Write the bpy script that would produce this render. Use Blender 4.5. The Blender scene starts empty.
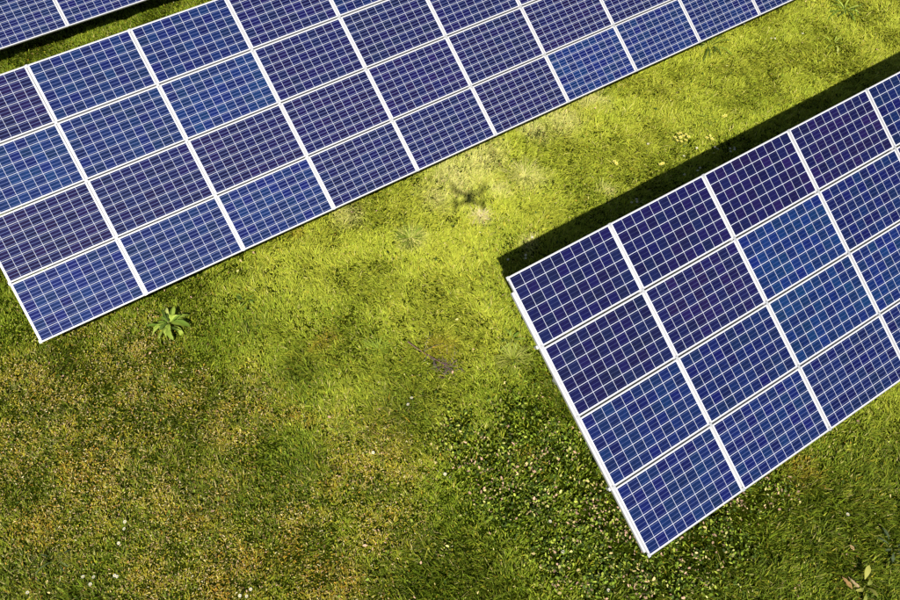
import bpy, math, random
import numpy as np
from mathutils import Matrix, Vector

R = math.radians
rng = np.random.default_rng(7)
random.seed(11)

# ------------------------------------------------------------------ camera
RW = np.array([[0.85346792, -0.52114444, 0.00098956],
               [-0.44482756, -0.72947194, -0.51961441],
               [0.27151601, 0.44303405, -0.85440031]])      # world -> camera (x right, y down, z forward)
CAM = np.array([2.74401445, -11.14735949, 10.01003231])
FPX = 700.0                                                 # focal length for a 900 px wide picture

scene = bpy.context.scene
cd = bpy.data.cameras.new('camera')
cam = bpy.data.objects.new('camera', cd)
scene.collection.objects.link(cam)
cd.sensor_width = 36.0
cd.lens = 36.0 * FPX / 900.0
cd.clip_start = 0.05
cd.clip_end = 2000.0
m = Matrix.Identity(4)
for i in range(3):
    m[i][0] = RW[0][i]
    m[i][1] = -RW[1][i]
    m[i][2] = -RW[2][i]
    m[i][3] = CAM[i]
cam.matrix_world = m
scene.camera = cam


def ground_at(px, py, z=0.0):
    """the place on the ground seen at a pixel of the 900x600 photograph"""
    r = RW.T @ np.array([(px - 450) / FPX, (py - 300) / FPX, 1.0])
    return CAM + r * ((z - CAM[2]) / r[2])


def project(P):
    Y = (P - CAM) @ RW.T
    z = np.maximum(Y[:, 2], 0.1)
    return 450 + FPX * Y[:, 0] / z, 300 + FPX * Y[:, 1] / z


# ------------------------------------------------------------------ sky, sun, exposure
DRONE = CAM + np.array([0.0, 0.0, 0.16])
g = ground_at(469, 194, 0.08)
sdir = DRONE - g
sdir /= np.linalg.norm(sdir)
SUN_EL = math.asin(sdir[2])
w = bpy.data.worlds.new('World')
scene.world = w
w.use_nodes = True
nt = w.node_tree
bg = nt.nodes['Background']
sky = nt.nodes.new('ShaderNodeTexSky')
sky.sky_type = 'NISHITA'
sky.sun_disc = False
sky.sun_elevation = SUN_EL
sky.sun_rotation = math.atan2(sdir[0], sdir[1])
nt.links.new(sky.outputs[0], bg.inputs[0])
bg.inputs[1].default_value = 0.05
sl = bpy.data.lights.new('sun', 'SUN')
sl.energy = 5.0
sl.angle = R(0.53)
sl.color = (1.0, 0.95, 0.86)
so = bpy.data.objects.new('sun', sl)
scene.collection.objects.link(so)
so.rotation_euler = Vector(sdir).to_track_quat('Z', 'Y').to_euler()
so.location = (0, 0, 20)
vs = scene.view_settings
vs.view_transform = 'Standard'
vs.look = 'None'
vs.gamma = 1.0
vs.use_curve_mapping = False
vs.exposure = 0.45
scene.cycles.max_bounces = 6
scene.cycles.transparent_max_bounces = 4

# ------------------------------------------------------------------ materials


def new_mat(name):
    mt = bpy.data.materials.new(name)
    mt.use_nodes = True
    return mt, mt.node_tree, mt.node_tree.nodes['Principled BSDF']


def simple_mat(name, col, rough=0.5, metal=0.0, noise=0.0, nscale=8.0, spec=0.5):
    mt, t, b = new_mat(name)
    b.inputs['Roughness'].default_value = rough
    b.inputs['Metallic'].default_value = metal
    b.inputs['Specular IOR Level'].default_value = spec
    if noise:
        tc = t.nodes.new('ShaderNodeTexCoord')
        nz = t.nodes.new('ShaderNodeTexNoise')
        nz.inputs['Scale'].default_value = nscale
        nz.inputs['Detail'].default_value = 5
        mx = t.nodes.new('ShaderNodeMix')
        mx.data_type = 'RGBA'
        mx.inputs[6].default_value = tuple(c * (1 - noise) for c in col) + (1,)
        mx.inputs[7].default_value = tuple(min(1, c * (1 + noise)) for c in col) + (1,)
        t.links.new(tc.outputs['Object'], nz.inputs['Vector'])
        t.links.new(nz.outputs['Fac'], mx.inputs[0])
        t.links.new(mx.outputs[2], b.inputs['Base Color'])
    else:
        b.inputs['Base Color'].default_value = tuple(col) + (1,)
    return mt


ALU = simple_mat('anodised_aluminium', (0.52, 0.52, 0.54), 0.42, 0.25, 0.06, 6.0)
STEEL = simple_mat('galvanised_steel', (0.55, 0.56, 0.57), 0.5, 0.6, 0.15, 12.0)
BACK = simple_mat('white_backsheet', (0.7, 0.7, 0.7), 0.6)
BLACKP = simple_mat('black_plastic', (0.02, 0.02, 0.02), 0.4)
DRONEM = simple_mat('grey_drone_plastic', (0.12, 0.12, 0.13), 0.4)

LX, LY = 0.8275 - 0.026, 0.503 - 0.020       # half size of the cell field
CELLX, CELLY = 2 * LX / 10, 2 * LY / 6


def cell_material():
    mt, t, b = new_mat('polycrystalline_cells')
    N, L = t.nodes, t.links

    def mth(op, a, bb=None, c=None):
        n = N.new('ShaderNodeMath')
        n.operation = op
        for i, v in enumerate((a, bb, c)):
            if v is None:
                continue
            if isinstance(v, (int, float)):
                n.inputs[i].default_value = v
            else:
                L.new(v, n.inputs[i])
        return n.outputs[0]

    tc = N.new('ShaderNodeTexCoord')
    sp = N.new('ShaderNodeSeparateXYZ')
    L.new(tc.outputs['Object'], sp.inputs[0])
    x = mth('DIVIDE', mth('ADD', sp.outputs[0], LX), CELLX)
    y = mth('DIVIDE', mth('ADD', sp.outputs[1], LY), CELLY)
    fx, fy = mth('FRACT', x), mth('FRACT', y)
    ix, iy = mth('FLOOR', x), mth('FLOOR', y)
    # distance to the nearest cell edge in metres
    ex = mth('MULTIPLY', mth('MINIMUM', fx, mth('SUBTRACT', 1.0, fx)), CELLX)
    ey = mth('MULTIPLY', mth('MINIMUM', fy, mth('SUBTRACT', 1.0, fy)), CELLY)
    gx = mth('LESS_THAN', ex, 0.0023)
    gy = mth('LESS_THAN', ey, 0.0033)
    grid = mth('MAXIMUM', gx, gy)
    out = mth('MAXIMUM', mth('MAXIMUM', mth('LESS_THAN', x, 0.0), mth('GREATER_THAN', x, 10.0)),
              mth('MAXIMUM', mth('LESS_THAN', y, 0.0), mth('GREATER_THAN', y, 6.0)))
    white = mth('MAXIMUM', grid, out)
    # three busbars along the long side of the panel
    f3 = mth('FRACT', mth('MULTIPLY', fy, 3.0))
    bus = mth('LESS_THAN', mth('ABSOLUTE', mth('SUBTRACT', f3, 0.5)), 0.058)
    # the fine print lines across the cell are far below a pixel: a fixed tint of the busbar colour
    info = N.new('ShaderNodeObjectInfo')
    cv = N.new('ShaderNodeCombineXYZ')
    L.new(ix, cv.inputs[0])
    L.new(iy, cv.inputs[1])
    L.new(mth('MULTIPLY', info.outputs['Random'], 97.0), cv.inputs[2])
    wn = N.new('ShaderNodeTexWhiteNoise')
    L.new(cv.outputs[0], wn.inputs['Vector'])
    # large crystal grains inside each cell
    vo = N.new('ShaderNodeTexVoronoi')
    vo.inputs['Scale'].default_value = 38.0
    add = N.new('ShaderNodeVectorMath')
    add.operation = 'ADD'
    L.new(tc.outputs['Object'], add.inputs[0])
    sc = N.new('ShaderNodeVectorMath')
    sc.operation = 'SCALE'
    L.new(wn.outputs['Color'], sc.inputs[0])
    sc.inputs['Scale'].default_value = 9.0
    L.new(sc.outputs[0], add.inputs[1])
    L.new(add.outputs[0], vo.inputs['Vector'])
    sv = N.new('ShaderNodeSeparateColor')
    L.new(vo.outputs['Color'], sv.inputs[0])
    sw = N.new('ShaderNodeSeparateColor')
    L.new(wn.outputs['Color'], sw.inputs[0])
    # value and hue per cell around the panel's own tint
    hsv = N.new('ShaderNodeHueSaturation')
    L.new(info.outputs['Color'], hsv.inputs['Color'])
    L.new(mth('ADD', 0.487, mth('MULTIPLY', sw.outputs[0], 0.026)), hsv.inputs['Hue'])
    L.new(mth('ADD', mth('MULTIPLY', sw.outputs[1], 0.45), mth('ADD', 0.62, mth('MULTIPLY', sv.outputs[0], 0.35))),
          hsv.inputs['Value'])
    hsv.inputs['Saturation'].default_value = 1.05
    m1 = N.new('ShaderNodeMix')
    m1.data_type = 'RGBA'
    L.new(mth('MULTIPLY', bus, info.outputs['Alpha']), m1.inputs[0])  # object alpha sets how far the painted glint lightens the busbars
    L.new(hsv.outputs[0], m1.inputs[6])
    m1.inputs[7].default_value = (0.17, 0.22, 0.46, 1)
    m2 = N.new('ShaderNodeMix')
    m2.data_type = 'RGBA'
    L.new(white, m2.inputs[0])
    L.new(m1.outputs[2], m2.inputs[6])
    gm = N.new('ShaderNodeMix')
    gm.data_type = 'RGBA'
    L.new(out, gm.inputs[0])
    gm.inputs[6].default_value = (0.55, 0.58, 0.68, 1)
    gm.inputs[7].default_value = (0.62, 0.62, 0.64, 1)
    L.new(gm.outputs[2], m2.inputs[7])
    # thin dust film, washed towards the lower frame
    nz = N.new('ShaderNodeTexNoise')
    nz.inputs['Scale'].default_value = 2.2
    nz.inputs['Detail'].default_value = 6
    L.new(tc.outputs['Object'], nz.inputs['Vector'])
    m3 = N.new('ShaderNodeMix')
    m3.data_type = 'RGBA'
    L.new(mth('MULTIPLY', nz.outputs['Fac'], 0.012), m3.inputs[0])
    L.new(m2.outputs[2], m3.inputs[6])
    m3.inputs[7].default_value = (0.45, 0.42, 0.38, 1)
    L.new(m3.outputs[2], b.inputs['Base Color'])
    b.inputs['Roughness'].default_value = 0.6
    b.inputs['Specular IOR Level'].default_value = 0.08
    b.inputs['Coat Weight'].default_value = 0.7
    b.inputs['Coat Roughness'].default_value = 0.05
    b.inputs['Coat IOR'].default_value = 1.3
    return mt


CELLS = cell_material()


def leaf_material(name, trans=0.3, rough=0.5):
    mt, t, b = new_mat(name)
    N, L = t.nodes, t.links
    at = N.new('ShaderNodeAttribute')
    at.attribute_name = 'tint'
    L.new(at.outputs['Color'], b.inputs['Base Color'])
    b.inputs['Roughness'].default_value = rough
    b.inputs['Specular IOR Level'].default_value = 0.12
    tr = N.new('ShaderNodeBsdfTranslucent')
    hs = N.new('ShaderNodeHueSaturation')
    hs.inputs['Value'].default_value = 1.1
    hs.inputs['Saturation'].default_value = 1.1
    L.new(at.outputs['Color'], hs.inputs['Color'])
    L.new(hs.outputs[0], tr.inputs['Color'])
    mx = N.new('ShaderNodeMixShader')
    mx.inputs[0].default_value = trans
    L.new(b.outputs[0], mx.inputs[1])
    L.new(tr.outputs[0], mx.inputs[2])
    L.new(mx.outputs[0], N['Material Output'].inputs['Surface'])
    return mt


LEAF = leaf_material('grass_leaf')
PETAL = leaf_material('petal', 0.25)
GRASS = leaf_material('turf_blades', 0.14, 0.6)


def ground_material():
    mt, t, b = new_mat('turf_soil')
    N, L = t.nodes, t.links
    tc = N.new('ShaderNodeTexCoord')
    n1 = N.new('ShaderNodeTexNoise')
    n1.inputs['Scale'].default_value = 0.5
    n1.inputs['Detail'].default_value = 6
    n2 = N.new('ShaderNodeTexNoise')
    n2.inputs['Scale'].default_value = 45.0
    n2.inputs['Detail'].default_value = 6
    for n in (n1, n2):
        L.new(tc.outputs['Object'], n.inputs['Vector'])
    r1 = N.new('ShaderNodeValToRGB')
    r1.color_ramp.elements[0].position = 0.3
    r1.color_ramp.elements[0].color = (0.018, 0.032, 0.002, 1)
    r1.color_ramp.elements[1].position = 0.7
    r1.color_ramp.elements[1].color = (0.035, 0.045, 0.003, 1)
    r2 = N.new('ShaderNodeValToRGB')
    r2.color_ramp.elements[0].position = 0.35
    r2.color_ramp.elements[0].color = (0.3, 0.3, 0.2, 1)
    r2.color_ramp.elements[1].position = 0.7
    r2.color_ramp.elements[1].color = (1.0, 1.0, 1.0, 1)
    mx = N.new('ShaderNodeMix')
    mx.data_type = 'RGBA'
    mx.blend_type = 'MULTIPLY'
    mx.inputs[0].default_value = 1.0
    L.new(n1.outputs['Fac'], r1.inputs[0])
    L.new(n2.outputs['Fac'], r2.inputs[0])
    L.new(r1.outputs[0], mx.inputs[6])
    L.new(r2.outputs[0], mx.inputs[7])
    L.new(mx.outputs[2], b.inputs['Base Color'])
    b.inputs['Roughness'].default_value = 0.95
    b.inputs['Specular IOR Level'].default_value = 0.0
    bp = N.new('ShaderNodeBump')
    bp.inputs['Strength'].default_value = 0.8
    bp.inputs['Distance'].default_value = 0.03
    L.new(n2.outputs['Fac'], bp.inputs['Height'])
    L.new(bp.outputs[0], b.inputs['Normal'])
    return mt


# ------------------------------------------------------------------ mesh helpers


def link(name, me, mat=None, parent=None):
    o = bpy.data.objects.new(name, me)
    scene.collection.objects.link(o)
    if mat is not None:
        me.materials.append(mat)
    if parent is not None:
        o.parent = parent
    return o


def tag(o, label=None, cat=None, group=None, kind=None):
    if label:
        o['label'] = label
    if cat:
        o['category'] = cat
    if group:
        o['group'] = group
    if kind:
        o['kind'] = kind
    return o


def empty(name, loc, label, cat, group=None):
    o = bpy.data.objects.new(name, None)
    scene.collection.objects.link(o)
    o.location = loc
    o.empty_display_size = 0.2
    return tag(o, label, cat, group)


class MB:
    def __init__(s):
        s.v, s.f, s.c = [], [], []
        s.tint = (1, 1, 1)

    def add(s, vs, fs):
        k = len(s.v)
        s.v += [tuple(float(q) for q in p) for p in vs]
        s.c += [s.tint] * len(vs)
        s.f += [tuple(i + k for i in f) for f in fs]

    def box(s, x0, x1, y0, y1, z0, z1):
        s.add([(x0, y0, z0), (x1, y0, z0), (x1, y1, z0), (x0, y1, z0),
               (x0, y0, z1), (x1, y0, z1), (x1, y1, z1), (x0, y1, z1)],
              [(0, 3, 2, 1), (4, 5, 6, 7), (0, 1, 5, 4), (1, 2, 6, 5), (2, 3, 7, 6), (3, 0, 4, 7)])

    def tube(s, pts, rad, n=6, caps=True):
        pts = [Vector(p) for p in pts]
        rad = rad if isinstance(rad, (list, tuple)) else [rad] * len(pts)
        vs = []
        for i, p in enumerate(pts):
            d = (pts[min(i + 1, len(pts) - 1)] - pts[max(i - 1, 0)]).normalized()
            a = d.cross(Vector((0, 0, 1)))
            if a.length < 1e-3:
                a = d.cross(Vector((0, 1, 0)))
            a.normalize()
            b_ = d.cross(a)
            for k in range(n):
                an = 2 * math.pi * k / n
                vs.append(p + (a * math.cos(an) + b_ * math.sin(an)) * rad[i])
        fs = []
        for i in range(len(pts) - 1):
            for k in range(n):
                fs.append((i * n + k, i * n + (k + 1) % n, (i + 1) * n + (k + 1) % n, (i + 1) * n + k))
        if caps:
            fs.append(tuple(range(n - 1, -1, -1)))
            fs.append(tuple((len(pts) - 1) * n + k for k in range(n)))
        s.add(vs, fs)

    def ellipsoid(s, c, r, n=12, mm=8):
        vs, fs = [], []
        for i in range(mm + 1):
            a = math.pi * i / mm
            for k in range(n):
                b_ = 2 * math.pi * k / n
                vs.append((c[0] + r[0] * math.sin(a) * math.cos(b_), c[1] + r[1] * math.sin(a) * math.sin(b_),
                           c[2] + r[2] * math.cos(a)))
        for i in range(mm):
            for k in range(n):
                fs.append((i * n + k, (i + 1) * n + k, (i + 1) * n + (k + 1) % n, i * n + (k + 1) % n))
        s.add(vs, fs)

    def mesh(s, name, smooth=False):
        me = bpy.data.meshes.new(name)
        me.from_pydata(s.v, [], s.f)
        ca = me.color_attributes.new('tint', 'FLOAT_COLOR', 'POINT')
        ca.data.foreach_set('color', np.array([(*c, 1.0) for c in s.c], np.float32).ravel())
        if smooth:
            me.polygons.foreach_set('use_smooth', [True] * len(me.polygons))
        me.update()
        return me


# ------------------------------------------------------------------ noise fields
_lat = rng.random((256, 256)).astype(np.float32)


def vnoise(x, y, s, off=0.0):
    x = x * s + off * 17.3 + 1000
    y = y * s + off * 31.7 + 1000
    xi, yi = np.floor(x).astype(int), np.floor(y).astype(int)
    fx, fy = x - xi, y - yi
    fx, fy = fx * fx * (3 - 2 * fx), fy * fy * (3 - 2 * fy)
    a = _lat[xi % 256, yi % 256]
    b = _lat[(xi + 1) % 256, yi % 256]
    c = _lat[xi % 256, (yi + 1) % 256]
    d = _lat[(xi + 1) % 256, (yi + 1) % 256]
    return (a * (1 - fx) + b * fx) * (1 - fy) + (c * (1 - fx) + d * fx) * fy


def fbm(x, y, s, off=0.0, o=4):
    r, a, t = 0, 1.0, 0
    for i in range(o):
        r = r + a * vnoise(x, y, s * 2 ** i, off + i)
        t += a
        a *= 0.55
    return r / t


def ground_z(x, y):
    return (fbm(x, y, 0.55, 3.0, 4) - 0.5) * 0.16 + (vnoise(x, y, 3.1, 9.0) - 0.5) * 0.05 + (vnoise(x, y, 8.3, 19.0) - 0.5) * 0.035


# ------------------------------------------------------------------ ground: one sheet to the horizon
def build_ground():
    fx = np.arange(-5, 23.01, 0.06)
    fy = np.arange(-17, 11.01, 0.06)
    ext = np.array([3, 8, 18, 40, 90, 200, 450])
    xs = np.concatenate([fx[0] - ext[::-1], fx, fx[-1] + ext])
    ys = np.concatenate([fy[0] - ext[::-1], fy, fy[-1] + ext])
    X, Y = np.meshgrid(xs, ys, indexing='ij')
    Z = ground_z(X, Y)
    nx, ny = X.shape
    v = np.stack([X, Y, Z], -1).reshape(-1, 3)
    I = np.arange(nx * ny).reshape(nx, ny)
    f = np.stack([I[:-1, :-1], I[1:, :-1], I[1:, 1:], I[:-1, 1:]], -1).reshape(-1, 4)
    me = bpy.data.meshes.new('ground')
    me.from_pydata(v.tolist(), [], f.tolist())
    me.polygons.foreach_set('use_smooth', [True] * len(me.polygons))
    o = link('ground', me, ground_material())
    tag(o, kind='structure')


build_ground()

# ------------------------------------------------------------------ solar tables
PU, PV = 1.675, 1.028            # pitch of the panels along and up the table
TILT = R(28.878)
CT, ST = math.cos(TILT), math.sin(TILT)
TOP = 2.46                       # height of the upper edge above the ground
PW, PH = 1.655, 1.006            # one panel


def panel_meshes():
    lam = MB()
    a, b_ = PW / 2 - 0.003, PH / 2 - 0.003
    lam.box(-a, a, -b_, b_, -0.012, -0.0022)
    fr = MB()
    A_, B_, l, q = PW / 2, PH / 2, 0.014, 0.013
    D = -0.040
    fr.box(-A_, A_, B_ - q, B_, D, 0)
    fr.box(-A_, A_, -B_, -B_ + q, D, 0)
    fr.box(-A_, -A_ + l, -B_ + q, B_ - q, D, 0)
    fr.box(A_ - l, A_, -B_ + q, B_ - q, D, 0)
    jb = MB()
    jb.box(-0.07, 0.07, 0.25, 0.37, -0.034, -0.0125)
    return lam.mesh('solar_panel'), fr.mesh('panel_frame'), jb.mesh('junction_box')


LAM, FRM, JBX = panel_meshes()
LAM.materials.append(CELLS)
FRM.materials.append(ALU)
JBX.materials.append(BLACKP)
CLM = MB()
CLM.box(-0.02, 0.02, -0.026, 0.026, 0.001, 0.006)
CLM.tube([(0, 0, 0.006), (0, 0, 0.012)], 0.007, 6)
CLM = CLM.mesh('clamp')
CLM.materials.append(STEEL)

TINTS = {                         # tint of the silicon (linear base colour)
    'P': (0.0040, 0.0030, 0.040),  # dark violet navy
    'I': (0.0032, 0.0042, 0.042),  # indigo
    'N': (0.0013, 0.0058, 0.052),  # navy
    'B': (0.0014, 0.0098, 0.070),  # blue
    'C': (0.0015, 0.0128, 0.078),  # clear brighter blue
}


def solar_table(x0, y0, ncol, first, tints, label, purlin_out, rail_out, painted_glint):
    t = empty('solar_table', (x0 + first * PU, y0 - 2 * PV * CT, 0), label, 'solar panels', 'tilted solar tables in parallel rows')
    lx = -first * PU                              # table columns are counted from the given edge
    oy = 2 * PV * CT

    def slope(u, v, d=0.0):                       # u along, v down the slope, d above the glass
        return (u, oy - v * CT - d * ST, TOP - v * ST + d * CT)

    W_ = ncol * PU
    for c in range(ncol):
        for r_ in range(4):
            p = bpy.data.objects.new('solar_panel', LAM)
            scene.collection.objects.link(p)
            p.parent = t
            p.location = slope((c + 0.5) * PU, (r_ + 0.5) * PV)
            p.rotation_euler = (TILT, 0, 0)
            k = tints[r_][c] if c < len(tints[r_]) else random.choice('PINB')
            base = TINTS[k]
            j = 0.88 + 0.24 * random.random()
            p.color = (base[0] * j, base[1] * j * random.uniform(0.9, 1.12), base[2] * j, painted_glint - 0.07 * (3 - r_) + random.uniform(-0.05, 0.05))  # alpha: busbar glint painted as colour, stronger on the lower rows
            f = bpy.data.objects.new('panel_frame', FRM)
            scene.collection.objects.link(f)
            f.parent = p
            b_ = bpy.data.objects.new('junction_box', JBX)
            scene.collection.objects.link(b_)
            b_.parent = p
    # sloping rails under every joint between columns
    for c in range(ncol + 1):
        mb = MB()
        if c == 0:
            xa, xb = -rail_out, 0.05
        elif c == ncol:
            xa, xb = W_ - 0.05, W_ + rail_out
        else:
            xa, xb = c * PU - 0.035, c * PU + 0.035
        mb.box(xa, xb, -3.93 * PV, -0.22, -0.092, -0.0415)
        if 0 < c < ncol:                          # cover strip standing in the gap between two columns
            mb.box(c * PU - 0.0085, c * PU + 0.0085, -3.99 * PV, -0.01, -0.0405, -0.016)
        o = link('rail', mb.mesh('rail'), ALU, t)
        o.location = slope(0, 0)
        o.rotation_euler = (TILT, 0, 0)
        for v in (0.0, 1.0, 2.0, 3.0, 4.0):
            k = bpy.data.objects.new('clamp', CLM)
            scene.collection.objects.link(k)
            k.parent = t
            vv = min(max(v * PV, 0.03), 4 * PV - 0.03)
            k.location = slope(min(max(c * PU, 0.012), W_ - 0.012), vv)
            k.rotation_euler = (TILT, 0, 0)
    # two long purlins carrying the rails
    for v in (0.98, 3.02):
        mb = MB()
        v *= PV
        mb.box(-purlin_out, W_ + purlin_out, -v - 0.022, -v + 0.022, -0.172, -0.0935)
        o = link('purlin', mb.mesh('purlin'), STEEL, t)
        o.location = slope(0, 0)
        o.rotation_euler = (TILT, 0, 0)
    # rammed posts with a brace between each pair
    n = max(2, ncol // 3 + 1)
    for i in range(n):
        u = 0.6 + i * (W_ - 1.2) / (n - 1)
        tops = []
        for v in (0.98, 3.02):
            P_ = slope(u, v * PV, -0.175)
            mb = MB()
            mb.box(u - 0.045, u + 0.045, P_[1] - 0.04, P_[1] - 0.032, -0.5, P_[2])
            mb.box(u - 0.045, u - 0.037, P_[1] - 0.0315, P_[1] + 0.04, -0.5, P_[2])
            mb.box(u + 0.037, u + 0.045, P_[1] - 0.0315, P_[1] + 0.04, -0.5, P_[2])
            link('post', mb.mesh('post'), STEEL, t)
            tops.append(P_)
        mb = MB()
        mb.tube([(u + 0.06, tops[0][1], tops[0][2] - 0.9), (u + 0.06, tops[1][1] + 0.1, tops[1][2] + 0.02)], 0.022, 6)
        link('brace', mb.mesh('brace'), STEEL, t)
    return t


# tints: rows from the upper edge down, columns from the left
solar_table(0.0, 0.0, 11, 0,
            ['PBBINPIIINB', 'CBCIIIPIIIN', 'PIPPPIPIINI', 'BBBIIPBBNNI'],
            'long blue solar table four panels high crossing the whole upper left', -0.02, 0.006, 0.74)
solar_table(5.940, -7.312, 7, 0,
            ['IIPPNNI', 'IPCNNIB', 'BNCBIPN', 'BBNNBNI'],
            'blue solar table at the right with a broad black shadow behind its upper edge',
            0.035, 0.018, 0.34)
solar_table(2.4514 - 2 * PU, 7.26, 5, 0,
            ['NINBN', 'INBNI', 'NIBNI', 'BNNBI'],
            'solar table cut off by the top left corner, only its lowest row showing', -0.02, 0.006, 0.74)

# ------------------------------------------------------------------ turf: fields of colour, length and lie
def spot(x, y, px, py, rx, ry=None):
    """soft round patch on the ground, centre given where the photo shows it, radii in metres"""
    c = ground_at(px, py)
    ry = ry or rx
    return np.exp(-(((x - c[0]) / rx) ** 2 + ((y - c[1]) / ry) ** 2))


TABLES = [(0.0, 0.0, 11), (5.940, -7.312, 7), (2.4514 - 2 * PU, 7.26, 5)]


def corner(x0, y0, u, v):
    return np.array([x0 + u, y0 - v * CT, TOP - v * ST])


def sight(x, y):
    """1 where the camera sees the turf, less where tables hide it or outside the frame"""
    P = np.stack([x, y, np.zeros_like(x)], 1)
    px, py = project(P)
    vis = (px > -130) & (px < 1030) & (py > -130) & (py < 730)
    hid = np.zeros(len(x), bool)
    for x0, y0, nc in TABLES:
        W_ = nc * PU
        q = np.stack([corner(x0, y0, a, b_) for a, b_ in ((0.3, 0.3), (W_ - 0.3, 0.3), (W_ - 0.3, 4 * PV - 0.3), (0.3, 4 * PV - 0.3))])
        qx, qy = project(q)
        ins = np.ones(len(x), bool)
        for i in range(4):
            j = (i + 1) % 4
            ins &= ((qx[j] - qx[i]) * (py - qy[i]) - (qy[j] - qy[i]) * (px - qx[i])) > 0
        hid |= ins
    return np.where(vis & ~hid, 1.0, np.where(vis, 0.25, 0.5))


C = lambda *a: np.array(a, np.float32)
YEL = C(0.46, 0.46, 0.050)
LIME = C(0.30, 0.385, 0.026)
GRN = C(0.15, 0.225, 0.010)
DKG = C(0.055, 0.088, 0.006)
OLV = C(0.42, 0.34, 0.03)
STRAW = C(0.74, 0.60, 0.25)
RUST = C(0.50, 0.26, 0.035)
PINK = C(0.66, 0.42, 0.28)
CREAM = C(0.82, 0.74, 0.42)


def fields(x, y):
    S = lambda *a: spot(x, y, *a)
    n1 = fbm(x, y, 0.45, 1.0)
    n2 = fbm(x, y, 1.4, 5.0)
    n3 = fbm(x, y, 4.0, 12.0, 3)
    up = np.zeros_like(x)          # the bright soft band of turf between the tables
    for a in ((330, 250, 1.6), (430, 230, 1.6), (520, 180, 1.6), (600, 130, 1.8), (680, 80, 2.0), (430, 300, 1.3), (780, 50, 2.2), (880, 20, 2.4), (470, 330, 0.9)):
        up = np.maximum(up, S(*a))
    for a in ((300, 330, 1.2), (380, 390, 1.1), (440, 390, 0.7), (890, 410, 0.7)):
        up = np.maximum(up, 0.55 * S(*a))
    up = np.clip(up * 1.3, 0, 1)
    dry = np.zeros_like(x)         # mossy dry turf lower left
    for a in ((60, 420, 1.1), (20, 480, 1.0), (110, 480, 1.0), (150, 400, 0.8), (60, 520, 0.8), (190, 520, 0.8), (230, 570, 0.7), (150, 580, 0.7),
              (240, 420, 0.6), (370, 470, 0.7), (280, 520, 0.7), (390, 520, 0.5), (130, 360, .6), (330, 590, 0.6), (20, 380, 0.6)):
        dry = np.maximum(dry, S(*a))
    dry = np.clip(dry * 1.15 + (n2 - 0.5) * 1.2, 0, 1) * (dry > 0.03)
    clo = np.zeros_like(x)         # low broad leaved weeds in the middle and under the right table
    for a in ((520, 425, 0.55), (490, 455, 0.55), (560, 460, 0.6), (540, 500, 0.6), (590, 510, 0.55), (500, 500, 0.5), (620, 550, 0.6), (560, 560, 0.45),
              (680, 560, 0.6), (720, 530, 0.5), (770, 495, 0.35), (740, 510, 0.35), (650, 590, 0.4), (455, 430, 0.35), (600, 580, .4)):
        clo = np.maximum(clo, S(*a))
    clo = np.clip(clo * 1.35 + (n3 - 0.5) * 0.9 - 0.25, 0, 1)
    dark = np.zeros_like(x)        # darker green growth
    for a in ((20, 585, 0.6), (70, 590, 0.6), (840, 540, 1.4), (890, 480, 1.0), (760, 580, 0.9), (190, 455, 0.5), (60, 360, 0.3), (300, 470, 0.5),
              (440, 560, 0.6), (300, 375, 0.4), (400, 410, 0.5), (480, 585, 0.5), (560, 400, 0.4), (250, 330, 0.25), (900, 590, 1.4), (400, 590, 0.5), (230, 490, 0.4), (0, 600, 0.7), (640, 600, 0.6), (720, 590, 0.7)):
        dark = np.maximum(dark, S(*a))
    dark = np.clip(dark * 1.2 + (n2 - 0.5) * 0.8, 0, 1)
    rust = np.zeros_like(x)
    for a in ((330, 338, 0.12), (322, 345, 0.14), (296, 415, 0.13), (310, 420, 0.12), (325, 572, 0.2), (345, 568, 0.15), (328, 490, 0.14), (250, 562, 0.2), (190, 520, 0.2),
              (298, 235, 0.12), (80, 470, 0.3), (40, 520, 0.3), (290, 555, 0.2), (440, 345, 0.2), (350, 580, .15), (225, 590, .2), (530, 460, .15), (800, 470, .25)):
        rust = np.maximum(rust, S(*a))
    rust = np.clip(rust * 1.3 + (n3 - 0.5) * 1.0, 0, 1) * (rust > 0.08)
    pale = np.zeros_like(x)        # bleached lying grass
    for a in ((455, 175, 0.55), (480, 160, 0.45), (525, 175, 0.32), (480, 217, 0.16), (500, 190, 0.2), (435, 195, 0.25), (530, 245, 0.15), (560, 120, 0.4),
              (410, 240, 0.2), (590, 100, 0.3), (350, 215, 0.25), (535, 130, .3), (605, 190, .15)):
        pale = np.maximum(pale, S(*a))
    pale = np.clip(pale * 1.1 + (n3 - 0.5) * 0.7, 0, 1) * (pale > 0.05)
    return up, dry, clo, dark, rust, pale, n1, n2, n3


def mixc(a, b_, t):
    return a + (b_ - a) * t[:, None]


def turf_points(n, dens):
    x = rng.uniform(-4.0, 21.5, n)
    y = rng.uniform(-16.0, 9.5, n)
    keep = rng.random(n) < sight(x, y) * dens
    return x[keep], y[keep]


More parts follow.
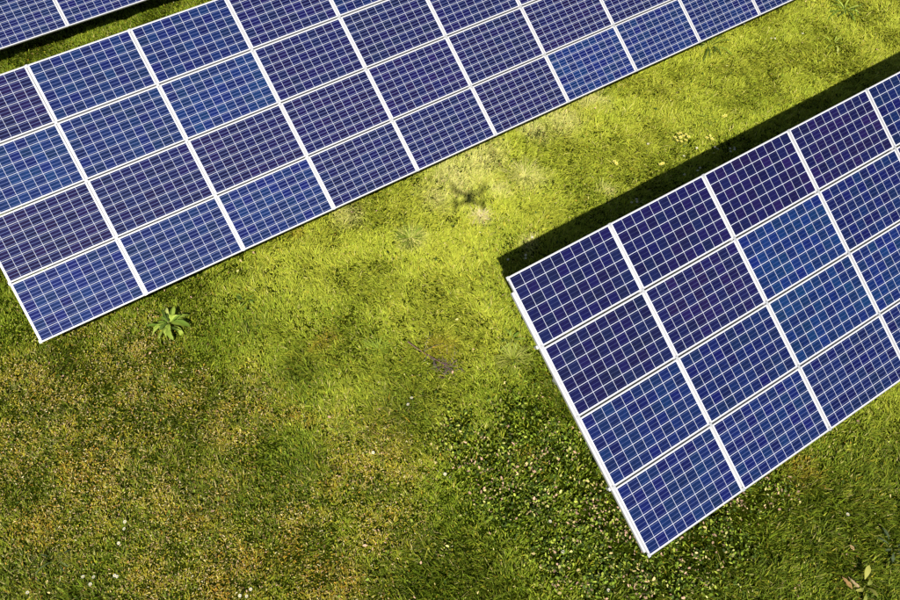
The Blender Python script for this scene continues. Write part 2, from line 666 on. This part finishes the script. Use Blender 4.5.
def blade_mesh(name, x, y, z, L, Wd, phi, lean, bend, col, tipmul=1.15):
    """tapered, bent blades: two segments each, 5 points"""
    n = len(x)
    dx, dy = np.cos(phi), np.sin(phi)
    sx, sy = -dy, dx
    l1 = 0.5 * L
    a1, a2 = lean, np.minimum(lean + bend, 1.62)
    p0 = np.stack([x, y, z], 1)
    p1 = p0 + np.stack([dx * np.sin(a1) * l1, dy * np.sin(a1) * l1, np.cos(a1) * l1], 1)
    p2 = p1 + np.stack([dx * np.sin(a2) * l1, dy * np.sin(a2) * l1, np.cos(a2) * l1], 1)
    tw = rng.uniform(-0.5, 0.5, n)
    s = np.stack([sx * np.cos(tw), sy * np.cos(tw), np.sin(tw)], 1)
    h = (Wd * 0.5)[:, None]
    V = np.empty((n, 5, 3), np.float32)
    V[:, 0] = p0 - s * h * 0.8
    V[:, 1] = p0 + s * h * 0.8
    V[:, 2] = p1 + s * h
    V[:, 3] = p1 - s * h
    V[:, 4] = p2
    return quad_tri_mesh(name, V, col, tipmul)


def quad_tri_mesh(name, V, col, tipmul):
    n = len(V)
    me = bpy.data.meshes.new(name)
    me.vertices.add(n * 5)
    me.vertices.foreach_set('co', V.reshape(-1))
    b0 = (np.arange(n) * 5)[:, None]
    loops = np.concatenate([b0 + np.array([0, 1, 2, 3]), b0 + np.array([3, 2, 4])], 1).astype(np.int32)
    me.loops.add(n * 7)
    me.loops.foreach_set('vertex_index', loops.ravel())
    me.polygons.add(n * 2)
    st = (np.arange(n) * 7)[:, None] + np.array([0, 4])
    me.polygons.foreach_set('loop_start', st.astype(np.int32).ravel())
    me.polygons.foreach_set('use_smooth', np.ones(n * 2, bool))
    me.update(calc_edges=True)
    ca = me.color_attributes.new('tint', 'FLOAT_COLOR', 'POINT')
    CC = np.ones((n, 5, 4), np.float32)
    CC[:, :, :3] = col[:, None, :]
    CC[:, 4, :3] *= tipmul
    ca.data.foreach_set('color', np.clip(CC, 0, 1).ravel())
    return me


def pick(n, table):
    """random colour per blade: table = list of (colour, probability array)"""
    r_ = rng.random(n)
    col = np.zeros((n, 3), np.float32)
    acc = np.zeros(n)
    tot = sum(p for _, p in table)
    for c, p in table:
        nxt = acc + p / tot
        k = (r_ >= acc) & (r_ < nxt)
        col[k] = c
        acc = nxt
    return col


def lie_angle(x, y):
    a = fbm(x, y, 0.55, 21.0, 3) * 2 * math.pi * 2.2
    return a


def build_grass():
    x, y = turf_points(2300000, 1.0)
    up, dry, clo, dark, rust, pale, n1, n2, n3 = fields(x, y)
    keep = rng.random(len(x)) < (1 - 0.78 * clo)
    x, y = x[keep], y[keep]
    up, dry, clo, dark, rust, pale, n1, n2, n3 = [a[keep] for a in (up, dry, clo, dark, rust, pale, n1, n2, n3)]
    n = len(x)
    thin = 1.0 / np.sqrt(np.clip(sight(x, y), 0.25, 1))     # sparser turf away from the middle has broader blades
    z = ground_z(x, y) - 0.008
    tuft = vnoise(x, y, 9.0, 40.0) * 0.6 + vnoise(x, y, 17.0, 41.0) * 0.4
    L = (0.068 + 0.045 * up + 0.04 * dark - 0.008 * dry) * (0.28 + 1.9 * tuft ** 1.7) * rng.uniform(0.6, 1.4, n)
    Wd = rng.uniform(0.007, 0.0145, n) * thin ** 1.6
    phi = lie_angle(x, y) + rng.normal(0, 1.05, n) + dry * rng.uniform(-2, 2, n)
    lean = np.clip(rng.normal(0.55, 0.35, n) + 0.35 * up, 0.05, 1.35)
    bend = rng.uniform(0.1, 0.9, n)
    base = mixc(np.tile(GRN, (n, 1)), LIME, np.clip(0.28 + (n1 - 0.5) * 1.4 * (1 - 0.6 * up) + 0.62 * up, 0, 1))
    base = mixc(base, YEL, np.clip(up * 0.55 + (n2 - 0.5) * 0.7, 0, 0.9))
    base = mixc(base, OLV, np.clip(dry * (0.25 + 0.7 * (n3 > 0.5)), 0, 1))
    base = mixc(base, DKG, np.clip(dry * (0.50 - n3) * 5, 0, 0.6))
    base = mixc(base, DKG, np.clip(dark * 0.68 + (0.47 - n2) * 0.6 * (1 - 0.95 * up), 0, 0.85))
    base = mixc(base, RUST, np.clip(rust * 0.30, 0, 0.5))
    base = mixc(base, CREAM * C(0.8, 0.8, 0.7), np.clip(pale * 0.42, 0, 0.5))
    own = pick(n, [(YEL, 0.6 + 0.8 * up), (LIME, 0.8 + 0 * up), (GRN, 0.9 - 0.3 * up), (DKG, 0.45 + 0.8 * dark - 0.3 * up + 0.5 * dry * (n3 < 0.48)),
                   (STRAW, 0.16 + 0.75 * dry + 1.2 * pale), (RUST, 0.04 + 0.6 * rust + 0.12 * dry), (OLV, 0.3 + 0.4 * dry)])
    col = mixc(base, own, rng.uniform(0.15, 0.7, n) * (1 - 0.25 * up))
    col *= (1 + rng.uniform(-0.45, 0.4, n) * (1 - 0.4 * up))[:, None]
    col *= (0.88 + 0.14 * up)[:, None]
    o = link('grass', blade_mesh('grass', x, y, z, L, Wd, phi, lean, bend, col), GRASS)
    tag(o, 'short yellow green grass with dry olive patches growing over the whole ground', 'grass', kind='stuff')


def leaflet_mesh(name, x, y, z, L, Wd, phi, tilt, col):
    """small rounded leaves: a five point leaf cupped along its middle"""
    n = len(x)
    d = np.stack([np.cos(phi) * np.cos(tilt), np.sin(phi) * np.cos(tilt), np.sin(tilt)], 1)
    s = np.stack([-np.sin(phi), np.cos(phi), rng.uniform(-0.7, 0.7, n)], 1)
    s /= np.linalg.norm(s, axis=1)[:, None]
    p = np.stack([x, y, z], 1)
    Lc, W2 = L[:, None], (Wd * 0.5)[:, None]
    V = np.empty((n, 5, 3), np.float32)
    V[:, 0] = p - s * W2 * 0.45
    V[:, 1] = p + s * W2 * 0.45
    V[:, 2] = p + d * Lc * 0.62 + s * W2
    V[:, 3] = p + d * Lc * 0.62 - s * W2
    V[:, 4] = p + d * Lc
    return quad_tri_mesh(name, V, col, 1.0)


def build_weeds():
    x, y = turf_points(1500000, 1.0)
    up, dry, clo, dark, rust, pale, n1, n2, n3 = fields(x, y)
    keep = rng.random(len(x)) < np.clip(clo * 0.70 + 0.008 + 0.015 * dark, 0, 1)
    keep &= (rng.random(len(x)) < 0.15 + 1.9 * np.clip(vnoise(x, y, 7.0, 88.0) - 0.28, 0, 1))
    x, y, n3, n2 = x[keep], y[keep], n3[keep], n2[keep]
    n = len(x)
    hump = vnoise(x, y, 6.0, 60.0) * 0.8 + vnoise(x, y, 14.0, 61.0) * 0.9
    z = ground_z(x, y) + rng.uniform(0.0, 0.06, n) + hump * 0.07
    L = rng.uniform(0.018, 0.054, n) * (0.8 + 0.5 * n2)
    Wd = L * rng.uniform(0.3, 0.75, n)
    phi = rng.uniform(0, 2 * math.pi, n)
    tilt = rng.normal(0.15, 0.6, n)
    pk = np.clip((fbm(x, y, 4.0, 77.0, 3) - 0.52) * 5, 0, 1)
    for a in ((790, 503, 0.22), (770, 506, 0.22), (745, 512, 0.2), (712, 556, 0.2), (690, 562, 0.2), (600, 512, 0.22), (492, 482, 0.25), (565, 592, 0.2),
              (640, 592, 0.2), (520, 470, 0.2), (625, 530, 0.15), (580, 480, 0.15)):
        pk = np.maximum(pk, 1.7 * spot(x, y, *a))
    col = pick(n, [(C(0.17, 0.25, 0.02), 1.0 + 0 * n2), (C(0.34, 0.40, 0.05), 0.5 + 0 * n2), (C(0.05, 0.085, 0.012), 1.5 + 0 * n2),
                   (C(0.56, 0.54, 0.18), 0.16 + 0 * n2), (PINK * 0.8, 0.02 + 0.75 * pk), (STRAW * 0.9, 0.06 + 0.4 * pk)])
    col *= rng.uniform(0.6, 1.35, n)[:, None]
    o = link('clover', leaflet_mesh('clover', x, y, z, L, Wd, phi, tilt, col), GRASS)
    tag(o, 'low clover like weeds with small round leaves and pinkish dead ones beside the right table', 'weeds', kind='stuff')


def build_litter():
    x, y = turf_points(1500000, 1.0)
    up, dry, clo, dark, rust, pale, n1, n2, n3 = fields(x, y)
    keep = rng.random(len(x)) < np.clip(dry * 0.42 + 0.012 + 0.10 * rust + 0.05 * pale, 0, 1) * (0.35 + 1.1 * np.clip(n3 * 2 - 0.5, 0, 1))
    x, y, rust, dry = x[keep], y[keep], rust[keep], dry[keep]
    n = len(x)
    z = ground_z(x, y) + rng.uniform(0.020, 0.075, n)
    L = rng.uniform(0.012, 0.040, n)
    Wd = rng.uniform(0.007, 0.015, n)
    phi = rng.uniform(0, 2 * math.pi, n)
    tilt = rng.normal(0.1, 0.4, n)
    col = pick(n, [(STRAW * 0.85, 0.9 + 0 * dry), (CREAM * 0.8, 0.2 + 0 * dry), (C(0.36, 0.22, 0.10), 0.7 + 0 * dry), (RUST, 0.25 + rust), (OLV * 1.1, 1.0 + 0 * dry), (C(0.10, 0.13, 0.02), 1.1 + 0 * dry), (PINK, 0.14 + 0 * dry)])
    col *= rng.uniform(0.7, 1.2, n)[:, None]
    o = link('dry_litter', leaflet_mesh('dry_litter', x, y, z, L, Wd, phi, tilt, col), GRASS)
    tag(o, 'tan dead grass bits and moss tips littering the olive turf', 'dead grass', kind='stuff')


build_grass()
build_weeds()
build_litter()


# ------------------------------------------------------------------ single plants
def on_ground(px, py, dz=0.0):
    p = ground_at(px, py)
    return (float(p[0]), float(p[1]), float(ground_z(np.array([p[0]]), np.array([p[1]]))[0]) + dz)


def broad_leaf(mb, phi, L, Wd, lift, droop, col, z0=0.02, r0=0.02):
    """a lance shaped leaf with a folded midrib"""
    mb.tint = col
    wig = [random.uniform(0.8, 1.2) for _ in range(9)]
    yaw = random.uniform(-0.9, 0.9)
    n = 7
    d = Vector((math.cos(phi), math.sin(phi), 0))
    s = Vector((-math.sin(phi), math.cos(phi), 0))
    p = d * r0 + Vector((0, 0, z0))
    a = lift
    pts = []
    for i in range(n + 1):
        t = i / n
        wv = Wd * (math.sin(math.pi * min(1, t * 0.93 + 0.04)) ** 0.75) * (0.55 + 0.55 * t) * 0.5 if i < n else 0.001
        wv = max(wv, 0.004 if i < n else 0.001) * wig[i]
        wob = 0.004 * math.sin(i * 2.3 + phi * 5)
        pts.append((p + s * wv + Vector((0, 0, wv * 0.35 + wob)), p.copy(), p - s * wv + Vector((0, 0, wv * 0.35 - wob))))
        d = Vector((math.cos(phi + yaw * t), math.sin(phi + yaw * t), 0))
        s = Vector((-math.sin(phi + yaw * t), math.cos(phi + yaw * t), 0))
        p = p + (d * math.cos(a) + Vector((0, 0, math.sin(a)))) * (L / n)
        a -= droop / n
    vs = [q for tr in pts for q in tr]
    fs = []
    for i in range(n):
        k = i * 3
        fs += [(k, k + 1, k + 4, k + 3), (k + 1, k + 2, k + 5, k + 4)]
    mb.add(vs, fs)


def rosette(px, py, n, Lr, Wr, cols, label, cat='weed', name='leafy_weed', spread=(0, 2 * math.pi), grp=None, seed=1):
    rr = random.Random(seed)
    t = empty(name, on_ground(px, py, 0.035), label, cat, grp)
    for i in range(n):
        mb = MB()
        ph = spread[0] + (spread[1] - spread[0]) * (i + rr.uniform(-0.3, 0.3)) / n
        broad_leaf(mb, ph + rr.uniform(-0.5, 0.5), rr.uniform(*Lr) * rr.choice((0.55, 0.8, 1.0)), rr.uniform(*Wr) * rr.uniform(0.7, 1.1), rr.uniform(0.15, 0.9), rr.uniform(0.7, 2.0),
                   tuple(q * kk for kk in (rr.uniform(0.7, 1.2),) for q in rr.choice(cols)), z0=rr.uniform(0.02, 0.06), r0=rr.uniform(0.01, 0.12))
        link('leaf', mb.mesh('leaf', True), LEAF, t)
    return t


PALEG = [(0.46, 0.56, 0.10), (0.54, 0.60, 0.16), (0.32, 0.42, 0.06), (0.40, 0.50, 0.07)]
MIDG = [(0.15, 0.24, 0.03), (0.26, 0.35, 0.05), (0.08, 0.13, 0.02)]
rosette(171, 325, 34, (0.16, 0.38), (0.04, 0.11), PALEG + MIDG + MIDG[:2], 'large broad leaved dock with pale rounded leaves below the long solar table', 'dock plant', 'dock_plant', seed=3)
rosette(247, 303, 9, (0.14, 0.24), (0.03, 0.05), MIDG, 'small dark leafy weed in the turf just right of the large pale dock', seed=4)
rosette(708, 47, 18, (0.28, 0.5), (0.03, 0.05), MIDG[::2] + PALEG[:1], 'narrow leaved weed pressed against the lower edge of the long solar table', seed=5)
rosette(842, 14, 18, (0.35, 0.6), (0.03, 0.05), MIDG[::2] + PALEG[:1], 'spidery narrow leaved weed in the turf near the top right of the photo', seed=6)
rosette(512, 343, 9, (0.18, 0.32), (0.025, 0.045), MIDG + PALEG[:1], 'narrow leaved weed beside the left edge of the right solar table', seed=7)
rosette(832, 47, 7, (0.2, 0.36), (0.03, 0.04), PALEG + MIDG, 'sparse pale leaved weed between the spidery weed and the black shadow', seed=8)
rosette(893, 548, 8, (0.2, 0.34), (0.03, 0.05), [(0.08, 0.11, 0.05), (0.04, 0.07, 0.02)], 'dark grey green weed at the bottom right edge of the photo', seed=9)
rosette(707, 122, 7, (0.14, 0.26), (0.02, 0.035), MIDG, 'small dark weed in bright turf above the yellow flower cluster', seed=10)
rosette(59, 560, 7, (0.16, 0.28), (0.02, 0.035), [(0.05, 0.08, 0.03), (0.12, 0.16, 0.05)], 'dark narrow leaved weed in the green corner at the bottom left', seed=12)
rosette(862, 588, 6, (0.14, 0.22), (0.05, 0.07), [(0.30, 0.34, 0.06), (0.36, 0.36, 0.08)], 'yellow green leafy weed right of the brown dead leaves', seed=13)


def tussock(px, py, n, Lr, cols, label, seed, lift=(0.15, 0.8), wd=0.009, spread=0.09):
    rr = np.random.default_rng(seed)
    phi = rr.uniform(0, 2 * math.pi, n)
    r_ = np.abs(rr.normal(0, spread, n))
    x = np.cos(phi) * r_
    y = np.sin(phi) * r_
    L = rr.uniform(Lr[0], Lr[1], n)
    col = np.array([cols[i] for i in rr.integers(0, len(cols), n)], np.float32) * rr.uniform(0.75, 1.2, n)[:, None]
    me = blade_mesh('grass_tussock', x, y, np.full(n, 0.0), L, np.full(n, wd) * rr.uniform(0.7, 1.3, n), phi + rr.normal(0, 0.15, n), 1.57 - rr.uniform(lift[0] + 0.35, lift[1] + 0.35, n),
                    rr.uniform(0.5, 1.0, n), col)
    o = link('grass_tussock', me, LEAF)
    o.location = on_ground(px, py)
    tag(o, label, 'grass tuft')


tussock(410, 240, 170, (0.14, 0.34), [(0.34, 0.42, 0.05), (0.46, 0.48, 0.10), (0.16, 0.24, 0.02)], 'green grass tussock with radiating blades below the middle of the long solar table', 31)
tussock(524, 176, 260, (0.12, 0.34), [(0.52, 0.52, 0.12), (0.62, 0.58, 0.20), (0.34, 0.40, 0.05)], 'wide straw coloured grass tussock right of the drone shadow', 32, spread=0.17)
tussock(480, 217, 140, (0.08, 0.20), [(0.66, 0.54, 0.30), (0.56, 0.50, 0.22), (0.7, 0.6, 0.36)], 'pinkish bleached tuft of dead grass just below the drone shadow', 33)
tussock(512, 362, 150, (0.18, 0.34), [(0.36, 0.40, 0.07), (0.28, 0.34, 0.05), (0.44, 0.44, 0.10)], 'yellow green tussock near the clover beside the right solar table', 34)
tussock(378, 350, 90, (0.12, 0.24), [(0.34, 0.44, 0.05), (0.28, 0.38, 0.04)], 'small bright green tuft left of the dead twig', 35)


# dead twig
def twig():
    t = empty('dead_twig', on_ground(436, 362, 0.05), 'forked grey dead twig lying in the open turf between the tables', 'twig')
    base = np.array(on_ground(436, 362, 0.05))

    def rel(px, py, dz=0.0):
        return tuple(np.array(on_ground(px, py, 0.055 + dz)) - base)
    tc_ = (0.20, 0.16, 0.13)
    specs = [([(408, 344), (416, 350), (424, 354), (433, 359), (443, 366), (458, 369)], 0.010),
             ([(424, 353), (434, 348), (444, 345)], 0.006), ([(443, 365), (450, 372), (455, 380)], 0.007),
             ([(433, 359), (436, 368), (441, 375)], 0.006), ([(446, 366), (452, 361), (456, 357)], 0.005),
             ([(441, 374), (447, 377), (452, 376)], 0.005), ([(424, 354), (427, 343), (431, 337)], 0.004),
             ([(450, 371), (444, 376), (438, 380)], 0.007)]
    rt = random.Random(77)
    for k in range(46):                           # the tangle of side twigs at its thick end
        a0, b0 = 438 + rt.gauss(6, 7), 363 + rt.gauss(5, 5)
        an, ln = rt.uniform(0, 6.28), rt.uniform(3, 8)
        specs.append(([(a0, b0), (a0 + ln * math.cos(an) * .5 + rt.uniform(-1, 1), b0 + ln * math.sin(an) * .5), (a0 + ln * math.cos(an), b0 + ln * math.sin(an))], rt.uniform(0.004, 0.009)))
    for i, (pts, r_) in enumerate(specs):
        mb = MB()
        mb.tint = tuple(c * random.uniform(0.75, 1.2) for c in tc_)
        P_ = [rel(a, b_, 0.02 * math.sin(k * 2 + i) + 0.012 * k * (i > 0)) for k, (a, b_) in enumerate(pts)]
        mb.tube(P_, [r_ * (1 - 0.6 * k / (len(P_) - 1)) for k in range(len(P_))], 5)
        link('branch', mb.mesh('branch'), LEAF, t)


twig()


# dead leaves bottom right
def dead_leaf(px, py, phi, L, Wd, col, label):
    mb = MB()
    broad_leaf(mb, phi, L, Wd, 0.35, 0.5, col, z0=0.0, r0=0.0)
    o = link('dead_leaf', mb.mesh('dead_leaf', True), LEAF)
    o.location = on_ground(px, py, 0.055)
    tag(o, label, 'dead leaf', 'brown dead leaves at the bottom right')


def head_phi(p0, p1):
    a, b_ = ground_at(*p0), ground_at(*p1)
    return math.atan2(b_[1] - a[1], b_[0] - a[0])


dead_leaf(839, 578, head_phi((839, 578), (849, 592)), 0.18, 0.065, (0.46, 0.28, 0.11), 'orange brown dead leaf, left one of the touching pair at the bottom right')
dead_leaf(845, 578, head_phi((845, 578), (854, 592)), 0.19, 0.05, (0.55, 0.40, 0.22), 'paler tan dead leaf, right one of the touching pair at the bottom right')
dead_leaf(847, 546, head_phi((847, 546), (851, 551)), 0.09, 0.05, (0.62, 0.42, 0.2), 'tiny tan dead leaf alone in green grass above the touching pair')


# flowers
def flower_mesh(name, r_, npet, pet, eye, stem_h):
    fl = MB()
    fl.tint = pet
    for k in range(npet):
        a = 2 * math.pi * k / npet
        ca, sa = math.cos(a), math.sin(a)
        h = math.pi / npet * 0.85
        fl.add([(0.15 * r_ * ca, 0.15 * r_ * sa, 0.0),
                (0.75 * r_ * math.cos(a - h), 0.75 * r_ * math.sin(a - h), 0.12 * r_),
                (r_ * ca, r_ * sa, 0.2 * r_),
                (0.75 * r_ * math.cos(a + h), 0.75 * r_ * math.sin(a + h), 0.12 * r_)], [(0, 1, 2, 3)])
    ey = MB()
    ey.tint = eye
    ey.ellipsoid((0, 0, 0.004), (r_ * 0.3, r_ * 0.3, r_ * 0.16), 8, 5)
    st = MB()
    st.tint = (0.12, 0.18, 0.04)
    st.tube([(0.01, 0, -stem_h), (0.004, 0.002, -stem_h * 0.5), (0, 0, -0.001)], 0.0022, 5)
    ms = fl.mesh(name), ey.mesh('flower_eye'), st.mesh('stem')
    for q in ms:
        q.materials.append(PETAL)
    return ms


DAISY = flower_mesh('petals', 0.019, 13, (0.80, 0.78, 0.66), (0.75, 0.55, 0.05), 0.09)
CUP = flower_mesh('petals', 0.026, 5, (0.90, 0.84, 0.22), (0.70, 0.50, 0.03), 0.09)


def flower(kind, px, py, label, grp=None, s=1.0, dz=0.105):
    ms = DAISY if kind == 'daisy' else CUP
    t = empty(kind, on_ground(px, py, dz), label, 'daisy' if kind == 'daisy' else 'flower', grp)
    t.rotation_euler = (random.uniform(-0.35, 0.15), random.uniform(-0.25, 0.25), random.uniform(0, 6))
    t.scale = ((1.35 if kind == 'daisy' else 1.6) if s < 1.05 else 1.25,) * 3
    for nm, q in zip(('petals', 'flower_eye', 'stem'), ms):
        o = bpy.data.objects.new(nm, q)
        scene.collection.objects.link(o)
        o.parent = t


for a, b_, s in ((674, 140.5, 1), (677, 137, 1), (679.5, 136, 1), (682, 139.5, .9), (684.5, 138, 1.1), (687, 141, 1), (676, 144, 1.1), (680, 145, 1.2), (684, 144, 1), (679, 141, .8)):
    flower('yellow_flower', a, b_, 'pale yellow flower in the one dense cluster in bright turf', 'pale yellow flowers in one dense cluster', s)
YG = 'small groups of pale yellow flowers'
for a, b_, s, l in (
        (705, 142, 1, 'left pale yellow flower of the clump touching the shadow edge'),
        (708, 140.5, 1.1, 'middle pale yellow flower of the clump touching the shadow edge'),
        (710, 143.5, .9, 'right pale yellow flower of the clump touching the shadow edge'),
        (721, 121.5, .9, 'left pale yellow flower of the uppermost pair in the turf'),
        (723, 120.5, 1, 'right pale yellow flower of the uppermost pair in the turf'),
        (659, 168, 1, 'left yellow flower of the tiny pair on the shadow edge below the dense cluster'),
        (661.5, 167, .9, 'right yellow flower of the tiny pair on the shadow edge below the dense cluster'),
        (613, 166, 1, 'upper yellow flower of the tiny pair right of the straw coloured tussock'),
        (615, 168, .8, 'lower yellow flower of the tiny pair right of the straw coloured tussock')):
    flower('yellow_flower', a, b_, l, YG, s)
DG = 'small white daisies scattered in the turf'
for a, b_, s, l in (
        (525, 259, 1.1, 'upper white daisy of the tight pair in the shadow by the right table corner'),
        (525, 262, 1.1, 'lower white daisy of the tight pair in the shadow by the right table corner'),
        (531.5, 241.5, 1.1, 'single white daisy in the black shadow just inside its far edge'),
        (507.5, 263.5, 1.1, 'single white daisy in the black shadow closest to its left end'),
        (630, 207, 1, 'left white daisy of the trio in the shadow above the second panel'),
        (635, 203.5, 1, 'topmost white daisy of the trio in the shadow above the second panel'),
        (635.5, 206, 1, 'lower right white daisy of the trio in the shadow above the second panel'),
        (682.5, 179, 1, 'single white daisy in the shadow between the trio and a panel joint'),
        (696, 174, 1.1, 'left white daisy of the pair in the shadow right at a panel joint'),
        (698.5, 171, 1.1, 'right white daisy of the pair in the shadow right at a panel joint'),
        (713, 151.7, 1.2, 'upper white daisy of the pair in the middle of the black shadow'),
        (715.2, 154, 1.2, 'lower white daisy of the pair in the middle of the black shadow'),
        (727.6, 153.5, 1.1, 'upper left daisy of the four in the shadow nearest the right edge'),
        (728, 156.5, 1.1, 'lower left daisy of the four in the shadow nearest the right edge'),
        (732, 152.3, 1.2, 'upper right daisy of the four in the shadow nearest the right edge'),
        (732, 154.5, 1.2, 'lower right daisy of the four in the shadow nearest the right edge'),
        (682.7, 159, 1.1, 'lone white daisy exactly on the far edge of the black shadow'),
        (695.5, 151, 1.1, 'lone white daisy on the shadow edge just right of the dense yellow cluster'),
        (647, 147, 1, 'lone pale daisy in bright turf left of the dense yellow cluster'),
        (742.5, 27.5, 1, 'lone white daisy in bright turf close to the long table'),
        (769.8, 41.5, 1.1, 'left white daisy of the pair in bright turf right of the long table'),
        (773.5, 41.5, 1.1, 'right white daisy of the pair in bright turf right of the long table'),
        (799.8, 39.2, 1, 'lone white daisy in the turf left of the spidery weed'),
        (85.5, 578, 1.5, 'largest white daisy of the bunch in the green bottom left corner'),
        (96.5, 578.5, 1.3, 'middle daisy of the bunch at the bottom left, right of the largest'),
        (93.3, 585.5, 1.2, 'lowest white daisy of the bunch at the bottom left'),
        (117.5, 577, 1.2, 'left daisy of the touching two ending the bunch at the bottom left'),
        (120, 578, 1.2, 'right daisy of the touching two ending the bunch at the bottom left'),
        (31.5, 594, 1.3, 'single white daisy closest to the bottom left corner of the photo'),
        (128, 524, 1.2, 'uppermost white daisy of three strung out in dry olive turf'),
        (127.5, 531, 1.2, 'middle white daisy of three strung out in dry olive turf'),
        (122.5, 545.5, 1.2, 'lowest white daisy of three strung out in dry olive turf'),
        (253, 591, 1.1, 'upper white daisy of the trio at the bottom edge of the photo'),
        (249, 598, 1.1, 'lower right white daisy of the trio at the bottom edge of the photo'),
        (242, 597, 1.1, 'lower left white daisy of the trio at the bottom edge of the photo'),
        (549, 524, 1.3, 'lone white daisy in the clover left of the right table corner'),
        (561.5, 554, 1.2, 'lone white daisy low in the clover below the others'),
        (607, 591.5, 1.1, 'lone white daisy in the clover at the bottom edge'),
        (844, 516.5, 1, 'lone pale daisy in dark green grass at the lower right'),
        (374, 455.5, 1, 'lone pale daisy in olive turf near the middle of the photo'),
        (445, 477, 1, 'lone daisy in the turf left of the clover'),
        (408.5, 408, 1, 'lower pale daisy of the pair left of the upper clover'),
        (412, 401.5, 1, 'upper pale daisy of the pair left of the upper clover')):
    flower('daisy', a, b_, l, DG, s)


# ------------------------------------------------------------------ the drone whose shadow lies on the grass
def drone():
    t = empty('quadcopter_drone', tuple(DRONE), 'small quadcopter drone hovering in the air, seen in the photo only as its blurred shadow', 'drone')
    # forward points away from the sun, level
    f = RW[2].copy()
    yaw = math.atan2(f[1], f[0])
    t.rotation_euler = (0, 0, yaw)
    t.scale = (0.86, 0.86, 0.86)
    b_ = MB()
    b_.ellipsoid((-0.14, 0, 0.04), (0.19, 0.085, 0.06), 16, 10)
    link('drone_body', b_.mesh('drone_body', True), DRONEM, t)
    for sx, sy, an in ((1, 1, 0.5), (1, -1, -0.35), (-1, 1, 0.08), (-1, -1, -0.05)):
        px_ = -0.14 + sx * 0.20
        py_ = sy * 0.29
        a = MB()
        a.tube([(-0.14 + sx * 0.06, sy * 0.04, 0.04), (px_, py_, 0.05)], [0.034, 0.030], 8)
        link('drone_arm', a.mesh('drone_arm'), DRONEM, t)
        mo = MB()
        mo.tube([(px_, py_, 0.02), (px_, py_, 0.085)], 0.042, 10)
        mot = link('motor', mo.mesh('motor'), BLACKP, t)
        ro = MB()
        for k in (0, math.pi):
            ca, sa = math.cos(an + k), math.sin(an + k)
            for r0, r1, w0, w1 in ((0.0, 0.08, 0.026, 0.036), (0.08, 0.20, 0.036, 0.022)):
                vs_ = []
                for zz in (0.090, 0.093):
                    for rr_, ww in ((r0, w0), (r0, -w0), (r1, -w1), (r1, w1)):
                        vs_.append((px_ + ca * rr_ - sa * ww, py_ + sa * rr_ + ca * ww, zz))
                ro.add(vs_, [(0, 1, 2, 3), (7, 6, 5, 4), (0, 4, 5, 1), (1, 5, 6, 2), (2, 6, 7, 3), (3, 7, 4, 0)])
        link('rotor_blade', ro.mesh('rotor_blade'), BLACKP, mot)
    g_ = MB()
    g_.ellipsoid((-0.06, 0, -0.04), (0.035, 0.04, 0.035), 10, 8)
    link('gimbal', g_.mesh('gimbal', True), BLACKP, t)


drone()
